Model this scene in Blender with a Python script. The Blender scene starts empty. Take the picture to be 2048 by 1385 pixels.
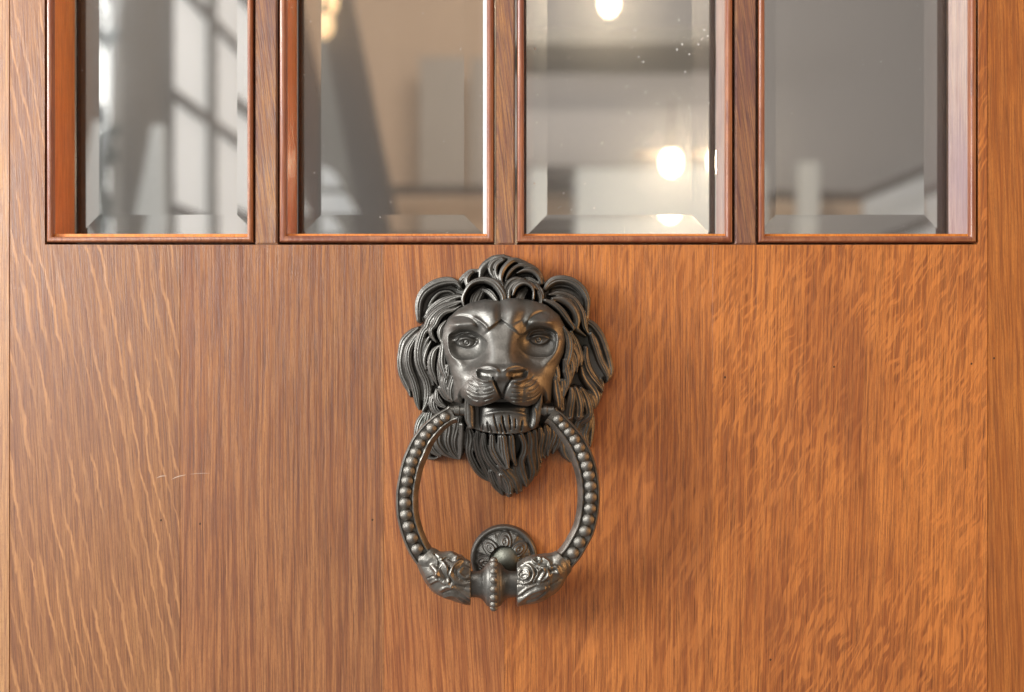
import bpy, bmesh, math, random
import numpy as np
from mathutils import Vector, Matrix
random.seed(4); rng = np.random.default_rng(7)
S = bpy.context.scene
COL = S.collection
U = 0.0003          # metres per unit of the drawing the door is measured in
D = 0.65            # camera distance from the door face
CX, CY = 1024.0, 692.5

# ------------------------------------------------------------------ camera
cam = bpy.data.cameras.new('camera'); co = bpy.data.objects.new('camera', cam); COL.objects.link(co)
co.location = (0, -D, 0); co.rotation_euler = (math.pi/2, 0, 0)
cam.sensor_width = 36; cam.lens = 36*D/(2048*U)
cam.clip_start = 0.05; cam.clip_end = 60
cam.dof.use_dof = True; cam.dof.focus_distance = D-0.020; cam.dof.aperture_fstop = 4.0
cam.dof.aperture_blades = 0
S.camera = co
# ------------------------------------------------------------------ world and lamps
w = bpy.data.worlds.new('World'); S.world = w; w.use_nodes = True
nt = w.node_tree; bg = nt.nodes['Background']
tc = nt.nodes.new('ShaderNodeTexCoord'); sx = nt.nodes.new('ShaderNodeSeparateXYZ')
nt.links.new(tc.outputs['Generated'], sx.inputs[0])
mr = nt.nodes.new('ShaderNodeMapRange'); mr.inputs['From Min'].default_value = 0.9; mr.inputs['From Max'].default_value = -0.9
nt.links.new(sx.outputs['X'], mr.inputs['Value'])
rp = nt.nodes.new('ShaderNodeValToRGB'); nt.links.new(mr.outputs[0], rp.inputs[0])
rp.color_ramp.elements[0].color = (0.30, 0.19, 0.11, 1); rp.color_ramp.elements[1].color = (0.95, 0.98, 1.0, 1)
nt.links.new(rp.outputs[0], bg.inputs['Color']); bg.inputs['Strength'].default_value = 0.40

def area(name, loc, target, size, sizey, energy, col):
    l = bpy.data.lights.new(name, 'AREA'); l.shape = 'RECTANGLE'; l.size = size; l.size_y = sizey
    l.energy = energy; l.color = col
    o = bpy.data.objects.new(name, l); COL.objects.link(o); o.location = loc
    o.rotation_euler = (Vector(target)-Vector(loc)).to_track_quat('-Z', 'Y').to_euler()
    return o
area('daylight_from_left', (-1.10, -0.95, 0.35), (0, 0, 0), 1.0, 1.4, 12.0, (0.93, 0.97, 1.0))
area('left_shadow_key', (-1.25, -0.56, 0.27), (0, 0, 0), 0.32, 0.42, 23.0, (0.95, 0.98, 1.0))  # added small key lamp on the left, deepens the cast shadows
area('top_fill', (-0.25, -0.9, 1.1), (0, 0, 0), 1.0, 0.5, 6.0, (1.0, 0.97, 0.93))  # added top lamp, gives the bronze something to reflect
area('warm_fill_from_right', (1.25, -0.36, -0.05), (0, 0, 0), 0.5, 0.9, 8.0, (1.0, 0.52, 0.20))
area('hall_fill', (0.3, 2.4, 1.9), (0.3, 4.5, 0.3), 1.4, 1.0, 32.0, (1.0, 0.94, 0.88))  # added unseen area lamp that lights the hall
S.view_settings.view_transform = 'Standard'; S.view_settings.look = 'None'
S.view_settings.exposure = 0.05; S.view_settings.gamma = 1
S.cycles.max_bounces = 12; S.cycles.transmission_bounces = 8

# ------------------------------------------------------------------ helpers
def link(name, me, mat=None, parent=None):
    o = bpy.data.objects.new(name, me); COL.objects.link(o)
    if mat: me.materials.append(mat)
    if parent: o.parent = parent
    return o
def thing(name, label, cat, group=None):
    o = bpy.data.objects.new(name, None); COL.objects.link(o); o.empty_display_size = .01
    o['label'] = label; o['category'] = cat
    if group: o['group'] = group
    return o
def W(px, py, h=0.0):           # point seen at (px,py) standing h units in front of the door face
    k = (D-h*U)/D
    return Vector(((px-CX)*U*k, -h*U, (CY-py)*U*k))
def F(px, py, h=0.0):           # point on the door's own plan, h units in front of the face
    return Vector(((px-CX)*U, -h*U, (CY-py)*U))
def smooth_mesh(me):
    me.polygons.foreach_set('use_smooth', [True]*len(me.polygons)); me.update()
def cr(pts, n):                 # catmull-rom through rows of pts -> n samples by length
    P = np.array(pts, float)
    if len(P) == 2: P = np.array([P[0], (P[0]+P[1])/2, P[1]])
    Q = np.vstack([2*P[0]-P[1], P, 2*P[-1]-P[-2]])
    out = []
    for i in range(1, len(Q)-2):
        t = np.linspace(0, 1, 12, endpoint=False)[:, None]
        a, b, c, d = Q[i-1], Q[i], Q[i+1], Q[i+2]
        out.append(.5*((2*b)+(-a+c)*t+(2*a-5*b+4*c-d)*t**2+(-a+3*b-3*c+d)*t**3))
    out = np.vstack(out+[Q[-2][None]])
    s = np.r_[0, np.cumsum(np.hypot(*(np.diff(out[:, :2], axis=0).T)))]
    if n is None: n = max(8, int(s[-1]/1.3))
    ss = np.linspace(0, s[-1], n)
    return np.column_stack([np.interp(ss, s, out[:, j]) for j in range(out.shape[1])]), s[-1]
# the close-up drawings each feature was measured on: origin and magnification
TL = {'1': (780, 500, 8.533), '2': (1000, 500, 8.533), '3': (780, 640, 6.925), '4': (1060, 640, 6.925),
      '5': (800, 800, 6.595), '6': (1000, 800, 6.595), '7': (880, 590, 5.772), '8': (840, 1030, 6.0235), '0': (0, 0, 1)}
def T(k, *pts):
    ox, oy, s = TL[k]
    return [(ox+p[0]/s, oy+p[1]/s)+tuple(p[2:]) for p in pts]

class Field:
    def __init__(s, x0, x1, y0, y1, step, floor):
        s.xs = np.arange(x0, x1, step); s.ys = np.arange(y0, y1, step); s.step = step
        s.X, s.Y = np.meshgrid(s.xs, s.ys); s.H = np.full(s.X.shape, float(floor)); s.floor = floor
    def patch(s, P, m):
        i0 = max(0, int((P[:, 0].min()-m-s.xs[0])/s.step)); i1 = min(len(s.xs), int((P[:, 0].max()+m-s.xs[0])/s.step)+2)
        j0 = max(0, int((P[:, 1].min()-m-s.ys[0])/s.step)); j1 = min(len(s.ys), int((P[:, 1].max()+m-s.ys[0])/s.step)+2)
        return slice(j0, j1), slice(i0, i1)
    def near(s, P, m):
        sl = s.patch(P, m); x = s.X[sl].ravel(); y = s.Y[sl].ravel()
        best = np.full(x.shape, 1e9); bi = np.zeros(x.shape, int)
        for i in range(len(P)):
            d = (x-P[i, 0])**2+(y-P[i, 1])**2
            q = d < best; best[q] = d[q]; bi[q] = i
        tg = np.gradient(P[:, :2], axis=0); tg /= np.linalg.norm(tg, axis=1)[:, None]+1e-9
        dx = x-P[bi, 0]; dy = y-P[bi, 1]
        sgn = np.where(tg[bi, 0]*dy-tg[bi, 1]*dx > 0, 1, -1)
        return sl, np.sqrt(best), bi, sgn
    def lock(s, pts, z0, z1, amp=6, n=3, g=1.5, hump=0.0):
        P, L = cr(pts, None)
        P[:, 2] = np.maximum(P[:, 2], .6)
        sl, d, bi, sg = s.near(P, P[:, 2].max()+1)
        if s.X[sl].size == 0: return
        t = bi/(len(P)-1); hw = P[bi, 2]; v = d/hw
        ph = random.uniform(0, .5)
        z = z0+(z1-z0)*t+hump*np.sin(np.pi*t)
        h = z-amp*(1-np.sqrt(np.clip(1-v*v, 0, 1)))
        if n > 0:
            vv = sg*v+.10*np.sin(t*5+ph*9)
            r = np.abs(np.sin(np.pi*(n*(vv+1)/2+ph)))
            h -= g*(.75*(1-r*r)+.6*np.clip(1-r, 0, 1)**2)*np.minimum(1, hw/4)
        h[v > 1] = -1e3
        s.H[sl] = np.maximum(s.H[sl], h.reshape(s.H[sl].shape))
    def carve(s, pts, wd, amp, taper=True):
        P, L = cr([p[:2] for p in pts], None)
        sl, d, bi, sg = s.near(P, wd*3)
        t = bi/(len(P)-1)
        a = amp*np.exp(-(d/wd)**2)
        if taper: a = a*np.clip(np.minimum(t, 1-t)*6+.15, 0, 1)
        s.H[sl] += a.reshape(s.H[sl].shape)
    def blur(s, sig):
        r = int(3*sig/s.step)+1; k = np.exp(-.5*(np.arange(-r, r+1)*s.step/sig)**2); k /= k.sum()
        A = np.pad(s.H, r, mode='edge')
        A = sum(k[i]*A[:, i:i+s.H.shape[1]] for i in range(2*r+1))
        s.H = sum(k[i]*A[i:i+s.H.shape[0], :] for i in range(2*r+1))
    def polydist(s, poly):      # signed distance (inside positive)
        P = np.array(poly, float); x = s.X; y = s.Y
        d = np.full(x.shape, 1e9); ins = np.zeros(x.shape, bool)
        for i in range(len(P)):
            a = P[i]; b = P[(i+1) % len(P)]; ab = b-a
            t = np.clip(((x-a[0])*ab[0]+(y-a[1])*ab[1])/(ab@ab), 0, 1)
            d = np.minimum(d, np.hypot(x-a[0]-t*ab[0], y-a[1]-t*ab[1]))
            c = ((a[1] > y) != (b[1] > y)) & (x < (b[0]-a[0])*(y-a[1])/(b[1]-a[1]+1e-12)+a[0])
            ins ^= c
        return np.where(ins, d, -d)
    def mesh(s, name, k, mat, parent, keep=None):
        H = s.H; keepv = (H > s.floor+.5) if keep is None else keep
        q = keepv[:-1, :-1] | keepv[1:, :-1] | keepv[:-1, 1:] | keepv[1:, 1:]
        ny, nx = H.shape; idx = np.arange(ny*nx).reshape(ny, nx)
        j, i = np.nonzero(q)
        quads = np.column_stack([idx[j, i], idx[j+1, i], idx[j+1, i+1], idx[j, i+1]])
        used = np.unique(quads); mp = np.full(ny*nx, -1); mp[used] = np.arange(len(used))
        V = np.column_stack([(s.X.ravel()[used]-CX)*U*k, -H.ravel()[used]*U, (CY-s.Y.ravel()[used])*U*k])
        return link_np(name, V, mp[quads], mat, parent)
def link_np(name, V, Q, mat, parent, sm=True):
    me = bpy.data.meshes.new(name); n = len(Q); m = Q.shape[1]
    me.vertices.add(len(V)); me.vertices.foreach_set('co', V.astype(np.float32).ravel())
    me.loops.add(n*m); me.loops.foreach_set('vertex_index', Q.astype(np.int32).ravel())
    me.polygons.add(n); me.polygons.foreach_set('loop_start', np.arange(0, n*m, m, dtype=np.int32))
    me.polygons.foreach_set('loop_total', np.full(n, m, dtype=np.int32))
    me.polygons.foreach_set('use_smooth', np.full(n, sm))
    me.update(calc_edges=True); me.validate()
    return link(name, me, mat, parent)

# ------------------------------------------------------------------ materials
class NT:
    def __init__(s, name):
        s.m = bpy.data.materials.new(name); s.m.use_nodes = True; s.t = s.m.node_tree
        s.b = s.t.nodes['Principled BSDF']
        s.tc = s.t.nodes.new('ShaderNodeTexCoord').outputs['Object']
    def L(s, a, b): s.t.links.new(a, b)
    def val(s, inp, v):
        if hasattr(v, 'links'): s.L(v, inp)
        elif v is not None: inp.default_value = v
    def math(s, op, a, b=None, c=None, clamp=False):
        n = s.t.nodes.new('ShaderNodeMath'); n.operation = op; n.use_clamp = clamp
        s.val(n.inputs[0], a)
        if b is not None: s.val(n.inputs[1], b)
        if c is not None: s.val(n.inputs[2], c)
        return n.outputs[0]
    def sep(s, v):
        n = s.t.nodes.new('ShaderNodeSeparateXYZ'); s.L(v, n.inputs[0]); return n.outputs
    def comb(s, x, y, z=0.0):
        n = s.t.nodes.new('ShaderNodeCombineXYZ'); s.val(n.inputs[0], x); s.val(n.inputs[1], y); s.val(n.inputs[2], z); return n.outputs[0]
    def noise(s, vec, scale, detail=2, rough=.5, dist=0.0):
        n = s.t.nodes.new('ShaderNodeTexNoise'); s.L(vec, n.inputs['Vector']); n.inputs['Scale'].default_value = scale
        n.inputs['Detail'].default_value = detail; n.inputs['Roughness'].default_value = rough; n.inputs['Distortion'].default_value = dist
        return n.outputs['Fac']
    def ramp(s, f, a, b):       # clamp remap to 0..1, smooth
        n = s.t.nodes.new('ShaderNodeMapRange'); n.interpolation_type = 'SMOOTHSTEP'
        s.L(f, n.inputs['Value']); n.inputs['From Min'].default_value = a; n.inputs['From Max'].default_value = b
        return n.outputs[0]
    def mix(s, f, a, b, mode='MIX'):
        n = s.t.nodes.new('ShaderNodeMix'); n.data_type = 'RGBA'; n.blend_type = mode
        s.val(n.inputs[0], f)
        for inp, v in ((n.inputs[6], a), (n.inputs[7], b)):
            if isinstance(v, tuple): inp.default_value = (*v, 1)
            else: s.L(v, inp)
        return n.outputs[2]
    def bump(s, h, strength, dist):
        n = s.t.nodes.new('ShaderNodeBump'); s.L(h, n.inputs['Height']); n.inputs['Strength'].default_value = strength
        n.inputs['Distance'].default_value = dist; s.L(n.outputs[0], s.b.inputs['Normal'])
    def set(s, **k):
        for a, v in k.items():
            inp = s.b.inputs[a.replace('_', ' ')]
            if isinstance(v, tuple): inp.default_value = (*v, 1)
            else: s.val(inp, v)
        return s

def wood(name, base, dark, light, seed=0.0, pin=1.0, pinw=900, tilt=0.0, fleck=None, horiz=False, coat=.35, rough=.42, pores=.5, tone=.35, cr=.30):
    # quarter-sawn oak: fine vertical stripes, open pores, pale ray flecks
    n = NT(name); x, y, z = n.sep(n.tc)
    if horiz: x, z = z, x
    x = n.math('ADD', x, n.math('MULTIPLY', y, 1.0))
    low = n.noise(n.comb(n.math('MULTIPLY', x, 14.0), n.math('MULTIPLY', z, 5.0), seed), 1.0, 2)
    ct = math.cos(tilt); st = math.sin(tilt)
    q = n.math('ADD', n.math('MULTIPLY', x, ct), n.math('MULTIPLY', z, st))
    q = n.math('ADD', q, n.math('MULTIPLY', low, 0.005))
    f1 = n.noise(n.comb(n.math('MULTIPLY', q, pinw), n.math('MULTIPLY', z, 8.0), seed+3), 1.0, 2, .6)
    f2 = n.noise(n.comb(n.math('MULTIPLY', q, 2600.0), n.math('MULTIPLY', z, 34.0), seed+5), 1.0, 3, .6)
    f3 = n.noise(n.comb(n.math('MULTIPLY', q, 130.0), n.math('MULTIPLY', z, 7.0), seed+9), 1.0, 3, .6)
    f4 = n.noise(n.comb(n.math('MULTIPLY', x, 11.0), n.math('MULTIPLY', z, 7.0), seed+12), 1.0, 3, .55)
    f5 = n.noise(n.comb(n.math('MULTIPLY', q, 1700.0), n.math('MULTIPLY', z, 40.0), seed+15), 1.0, 1, .5)
    c = n.mix(n.math('MULTIPLY', n.ramp(f1, .42, .60), pin, clamp=True), base, light)
    c = n.mix(n.math('MULTIPLY', n.ramp(f3, .38, .72), .36), c, dark)
    c = n.mix(n.math('MULTIPLY', n.ramp(f1, .47, .36), .45*pin, clamp=True), c, dark)
    c = n.mix(n.math('MULTIPLY', n.ramp(f4, .40, .70), tone), c, dark)
    c = n.mix(n.math('MULTIPLY', n.ramp(f4, .50, .25), tone*.8), c, light)
    f6 = n.noise(n.comb(n.math('MULTIPLY', q, 1250.0), n.math('MULTIPLY', z, 26.0), seed+17), 1.0, 2.5, .65)
    f7 = n.noise(n.comb(n.math('MULTIPLY', q, 2200.0), n.math('MULTIPLY', z, 420.0), seed+18), 1.0, 1, .5)
    c = n.mix(n.math('MULTIPLY', n.ramp(f6, .50, .38), .55, clamp=True), c, dark)
    c = n.mix(n.math('MULTIPLY', n.ramp(f6, .53, .64), .42, clamp=True), c, light)
    c = n.mix(n.math('MULTIPLY', n.ramp(f7, .52, .66), .30, clamp=True), c, dark)
    hgt = n.math('MULTIPLY', n.ramp(f2, .50, .72), pores)
    hg2 = n.math('MULTIPLY', n.ramp(f5, .56, .70), pores*.6)
    c = n.mix(n.math('MAXIMUM', hgt, hg2), c, tuple(v*.30 for v in dark))
    if fleck:
        ang, sp, wd, amt, wob, mk0, mk1, lng = fleck
        ca, sa = math.cos(ang), math.sin(ang)
        wn = n.noise(n.comb(n.math('MULTIPLY', x, 38.0), n.math('MULTIPLY', z, 22.0), seed+21), 1.0, 2, .5)
        wn2 = n.noise(n.comb(n.math('MULTIPLY', x, 260.0), n.math('MULTIPLY', z, 120.0), seed+22), 1.0, 2, .6)
        qq = n.math('ADD', n.math('MULTIPLY', x, ca), n.math('MULTIPLY', z, sa))
        ss = n.math('SUBTRACT', n.math('MULTIPLY', z, ca), n.math('MULTIPLY', x, sa))
        qq = n.math('ADD', qq, n.math('MULTIPLY', n.math('SUBTRACT', wn, .5), wob))
        qq = n.math('ADD', qq, n.math('MULTIPLY', n.math('SUBTRACT', wn2, .5), sp*.35))
        jit = n.noise(n.comb(n.math('MULTIPLY', qq, .9/sp), n.math('MULTIPLY', ss, lng), seed+25), 1.0, 1.5, .5)
        if wd > -1:             # long broken rays
            wv = n.math('SINE', n.math('ADD', n.math('MULTIPLY', qq, 2*math.pi/sp), n.math('MULTIPLY', jit, 5.0)))
            brk = n.noise(n.comb(n.math('MULTIPLY', qq, .5/sp), n.math('MULTIPLY', ss, 28.0), seed+27), 1.0, 1, .5)
            fl = n.math('MULTIPLY', n.math('MULTIPLY', n.ramp(wv, wd, wd+.45), n.ramp(jit, .28, .55)), n.ramp(brk, .30, .48))
        else:                   # short crowded flecks
            fn = n.noise(n.comb(n.math('MULTIPLY', qq, 1/sp), n.math('MULTIPLY', ss, lng), seed+28), 1.0, 1.2, .5)
            fl = n.ramp(fn, .46, .62)
        mk = n.ramp(n.noise(n.comb(n.math('MULTIPLY', x, 16.0), n.math('MULTIPLY', z, 10.0), seed+30), 1.0, 2), mk0, mk1)
        hf = n.ramp(f5, .30, .60)
        a = n.math('MULTIPLY', n.math('MULTIPLY', fl, mk), n.math('MULTIPLY', n.math('ADD', n.math('MULTIPLY', n.ramp(f6, .62, .42), .75), .35), amt))
        c = n.mix(a, c, tuple(min(1, v*1.25) for v in light))
    rn = n.math('ADD', n.math('MULTIPLY', f4, .16), rough-.08)
    n.set(Base_Color=c, Roughness=rn, Coat_Weight=coat, Coat_Roughness=cr)
    n.b.inputs['Specular IOR Level'].default_value = .5
    n.bump(n.math('MULTIPLY', n.math('ADD', n.math('MAXIMUM', hgt, hg2), n.math('MULTIPLY', f1, .35)), -1.0), .35, .0004)
    return n.m

OAK = (0.33, 0.155, 0.068); OAKD = (0.20, 0.078, 0.034); OAKL = (0.46, 0.245, 0.115)
def tn(c, r, g, b): return (c[0]*r, c[1]*g, c[2]*b)
def board_mat(i, br=(1, 1, 1), **k):
    return wood('oak_board_%d' % i, tn(OAK, *br), tn(OAKD, br[0]*.92, br[1]*1.0, br[2]*1.45), tn(OAKL, *br), seed=i*7.3, **k)

def bronze(name, base=(0.205, 0.190, 0.168), dark=(0.145, 0.134, 0.117), rough=.42, metal=.8):
    n = NT(name)
    a = n.noise(n.tc, 120.0, 4, .6); b = n.noise(n.tc, 900.0, 3, .6); c0 = n.noise(n.tc, 35.0, 2)
    col = n.mix(n.ramp(a, .42, .70), base, dark)
    col = n.mix(n.math('MULTIPLY', n.ramp(c0, .55, .75), .35), col, (0.075, 0.095, 0.070))
    sp = n.noise(n.tc, 1500.0, 1)
    col = n.mix(n.math('MULTIPLY', n.ramp(sp, .74, .80), .6), col, (0.55, 0.53, 0.50))
    n.set(Base_Color=col, Metallic=metal, Roughness=n.math('ADD', n.math('MULTIPLY', a, .22), rough-.08))
    n.bump(n.math('ADD', b, n.math('MULTIPLY', a, .7)), .34, .0005)
    return n.m
BR = bronze('dark_bronze')
BRB = bronze('worn_bronze', base=(0.27, 0.245, 0.21), dark=(.15, .135, .115), rough=.33)

def flat(name, col, rough=.6, emit=None, es=1.0, var=.15, sc=3.0):
    n = NT(name); f = n.noise(n.tc, sc, 3)
    c = n.mix(n.math('MULTIPLY', f, var*2), col, tuple(v*.6 for v in col))
    n.set(Base_Color=c, Roughness=rough)
    if emit: n.set(Emission_Color=emit, Emission_Strength=es)
    return n.m

# ------------------------------------------------------------------ door: boards, window frames, glass
door = thing('oak_door', 'glossy quarter-sawn oak door with four bevelled glass lights across its top', 'door')
def prism(name, poly, z0, z1, mat, parent, bev=.0006, seg=2, sm=False):
    bm = bmesh.new()
    a = [bm.verts.new(F(x, y, z1)) for x, y in poly]; b = [bm.verts.new(F(x, y, z0)) for x, y in poly]
    n = len(poly); f = bm.faces.new(a); front = list(f.edges); bm.faces.new(b[::-1])
    for i in range(n): bm.faces.new((a[i], b[i], b[(i+1) % n], a[(i+1) % n]))
    if bev: bmesh.ops.bevel(bm, geom=front, offset=bev, segments=seg, affect='EDGES', clamp_overlap=True)
    bmesh.ops.recalc_face_normals(bm, faces=bm.faces)
    me = bpy.data.meshes.new(name); bm.to_mesh(me); bm.free()
    if sm: smooth_mesh(me)
    return link(name, me, mat, parent)
TOP = -420; BOT = 1800; g = .16
TH = -165
backing = flat('dark_seam_wood', (0.07, 0.030, 0.012), .8)  # dark wood behind the board seams, also for stops and holes
# six boards of the lower panel and outer stiles; the glazed opening is cut out of the top
prism('core_panel', [(-640, 492), (2680, 492), (2680, BOT), (-640, BOT)], TH, -6, backing, door, 0)
pi = math.pi
bm0 = board_mat(0, (1.40, 1.42, 1.28), pin=.5, tone=.15)
prism('stile', [(-640, TOP), (20-g, TOP), (20-g, BOT), (-640, BOT)], TH, 0, bm0, door)
bm1 = board_mat(1, (.96, .84, .68), pin=.4, pinw=1500, tilt=.06, fleck=(.19, .0070, .55, .72, .010, .10, .34, 14.0), tone=.2)
prism('board', [(20+g, TOP), (89, TOP), (89, 490), (360-g, 490), (360-g, BOT), (20+g, BOT)], TH+4, 0, bm1, door, .00012, 1)
bm2 = board_mat(2, (.98, .78, .60), pin=1.0, pinw=560, tilt=.0, tone=.3, pores=.6)
prism('board', [(360+g, 490), (768-g, 490), (768-g, BOT), (360+g, BOT)], TH+4, 0, bm2, door, .00012, 1)
bm3 = board_mat(3, (1.20, .86, .56), pin=1.2, pinw=560, tilt=.07, tone=.25, pores=.5)
prism('board', [(768+g, 490), (1009-g, 490), (1009-g, BOT), (768+g, BOT)], TH+4, 0, bm3, door, .00012, 1)
bm4 = board_mat(4, (1.38, .93, .48), pin=1.0, pinw=760, tilt=0, fleck=(-.28, .0036, -2, .40, .014, .28, .52, 40.0), tone=.45, pores=.8)
prism('board', [(1009+g, 490), (1425-g, 490), (1425-g, BOT), (1009+g, BOT)], TH+4, 0, bm4, door, .00012, 1)
bm5 = board_mat(5, (1.50, 1.01, .50), pin=1.0, pinw=900, tilt=-.03, fleck=(-.36, .0020, -2, .44, .020, .30, .54, 70.0), tone=.5, pores=.8)
prism('board', [(1425+g, 490), (1957, 490), (1957, TOP), (1975-g, TOP), (1975-g, BOT), (1425+g, BOT)], TH+4, 0, bm5, door, .00012, 1)
bm6 = board_mat(6, (1.40, .96, .43), pin=.7, pinw=600, tilt=.03, tone=.3, pores=.55)
prism('stile', [(1975+g, TOP), (2680, TOP), (2680, BOT), (1975+g, BOT)], TH, 0, bm6, door)

munt = wood('oak_muntin', (0.36, .155, .055), (.14, .060, .060), (.52, .26, .10), seed=80, pin=.6, pinw=420, tilt=.12, tone=.6, pores=.8)
glare_oak = wood('oak_reveal_cool_glare', (.60, .38, .26), (.36, .24, .27), (.72, .56, .46), seed=131, pin=.8, pinw=420, tone=.7, coat=.8, rough=.35, cr=.2)  # paler base paints in cool glare; mauve streaks partly discoloured finish
beadw = wood('oak_glazing_bead', (0.36, .115, .045), (.20, .055, .03), (.50, .22, .10), seed=91, pin=.5, pinw=600, tone=.6, coat=.6, rough=.32)
jamb = wood('oak_reveal', (0.85, .27, .035), (.60, .15, .02), (.90, .36, .07), seed=97, pin=.5, pinw=350, tone=.3, coat=.2, rough=.5, cr=.16)
for x0, x1 in ((510, 554), (992, 1030), (1470, 1513)):
    prism('muntin', [(x0, TOP), (x1, TOP), (x1, 489), (x0, 489)], TH+20, -1, munt, door, .0009, 3)
glassm = NT('bevelled_glass'); gn = glassm.noise(glassm.tc, 18.0, 2)
glassm.set(Base_Color=(.97, .98, .97), Roughness=.0, IOR=1.50, Transmission_Weight=1.0)
glassm.bump(gn, .03, .002)
_g = glassm.t.nodes.new('ShaderNodeBsdfGlass'); _g.inputs['Roughness'].default_value = .24; _g.inputs['IOR'].default_value = 1.5
_m = glassm.t.nodes.new('ShaderNodeMixShader'); _m.inputs[0].default_value = .14
glassm.L(glassm.b.outputs[0], _m.inputs[1]); glassm.L(_g.outputs[0], _m.inputs[2]); glassm.L(_m.outputs[0], glassm.t.nodes['Material Output'].inputs[0])
edgem = flat('ground_glass_edge', (.72, .74, .74), .35, var=.1, sc=200.)
glassm = glassm.m
dustm = flat('dust', (.62, .60, .56), .7, var=.1)

def bar(name, poly2d, axis, a, b, fixed, mat, parent, miter=0):
    pass
def frame_sweep(name, x0, x1, yb, prof, mat, parent):
    # U-shaped moulding: left upright, mitred bottom rail, right upright. prof = (inset, h) pairs
    bm = bmesh.new(); rings = []
    for (cx_, cy_, sx_, sy_) in ((x0, TOP, 1, 0), (x0, yb, 1, -1), (x1, yb, -1, -1), (x1, TOP, -1, 0)):
        rings.append([bm.verts.new(F(cx_+sx_*i, cy_+sy_*i, h)) for i, h in prof])
    for a, b in zip(rings, rings[1:]):
        for j in range(len(prof)-1): bm.faces.new((a[j], a[j+1], b[j+1], b[j]))
    me = bpy.data.meshes.new(name); bmesh.ops.recalc_face_normals(bm, faces=bm.faces); bm.to_mesh(me); bm.free()
    me.polygons.foreach_set('use_smooth', [True]*len(me.polygons)); me.set_sharp_from_angle(angle=.7)
    return link(name, me, mat, parent)
GD = -116                        # glass front face, recessed into the door
panes = ((91, 507, 104, 495), (557, 989, 572, 973), (1033, 1467, 1048, 1453), (1516, 1955, 1530, 1942))
labs = ('left-hand light, showing pale leaded panes through it', 'second light, showing a dark slanting beam', 'third light, showing glowing bulbs', 'right-hand light, showing a grey wall and handrail')
def glass_slab(x0, x1, y1, parent):
    y0 = TOP; b = 50; t = 18; e = 12.8
    bm = bmesh.new()
    def q(x0, y0, x1, y1, h): return [bm.verts.new(F(x, y, h)) for x, y in ((x0, y0), (x1, y0), (x1, y1), (x0, y1))]
    fi = q(x0+b, y0+b, x1-b, y1-b, GD); fo = q(x0, y0, x1, y1, GD-t+e); bk = q(x0, y0, x1, y1, GD-t)
    bm.faces.new(fi)
    for i in range(4):
        j = (i+1) % 4
        bm.faces.new((fi[i], fo[i], fo[j], fi[j])); bm.faces.new((fo[i], bk[i], bk[j], fo[j]))
    bm.faces.new(bk[::-1]); bmesh.ops.recalc_face_normals(bm, faces=bm.faces)
    me = bpy.data.meshes.new('glass'); bm.to_mesh(me); bm.free()
    return link('glass', me, glassm, parent)
for k, (o0, o1, i0, i1) in enumerate(panes):
    wi = i0-o0
    prof = [(1.6, TH+40)]+[(1.6+(wi-1.6)*.5*(1-math.cos(a)), -5+7*math.sin(a)) for a in np.linspace(0, math.pi*.9, 9)]+[(wi+.3, -14)]
    fr = frame_sweep('window_frame', o0, o1, 486.5, prof, beadw, door); fr['label'] = labs[k]
    prism('reveal', [(i0-7, TOP), (i0-.2, TOP), (i0-.2, 469), (i0-7, 469)], GD+3, -12, jamb, fr, .0001, 1)
    rv = prism('reveal', [(i1+.2, TOP), (i1+7, TOP), (i1+7, 469), (i1+.2, 469)], GD+3, -12, glare_oak, fr, .0001, 1); rv['label'] = 'mauve-streaked oak reveal with cool glare in its colour'
    prism('reveal', [(i0-.2, 467), (i1+.2, 467), (i1+.2, 474), (i0-.2, 474)], GD+3, -12, jamb, fr, .0001, 1)
    frame_sweep('glass_stop', i0-2, i1+2, 470, [(2, GD-18), (9, GD-19), (10, GD-28), (10, TH), (2, TH-1)], backing, fr)
    gl = glass_slab(i0, i1, 458+8, fr)
    if k < 2: prism('glass_edge', [(i1-9.5, TOP), (i1, TOP), (i1, 464), (i1-9.5, 464)], GD-10, GD+3, edgem, fr, .0005, 1)
    # dust on the glass face
    bm = bmesh.new(); nn = (26, 40, 150, 34)[k]
    for _ in range(nn):
        x = random.uniform(i0+12, i1-12); y = random.uniform(-30, 455); r = random.choice([.5, .6, .8, .8, 1.3, 2.2 if k == 2 else 1.0])
        bmesh.ops.create_icosphere(bm, subdivisions=1, radius=r*U, matrix=Matrix.Translation(F(x, y, GD+.4)) @ Matrix.Diagonal((1, .3, random.uniform(.8, 1.6), 1)))
    me = bpy.data.meshes.new('dust'); bm.to_mesh(me); bm.free()
    du = link('dust', me, dustm, fr); du['kind'] = 'stuff'
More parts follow.
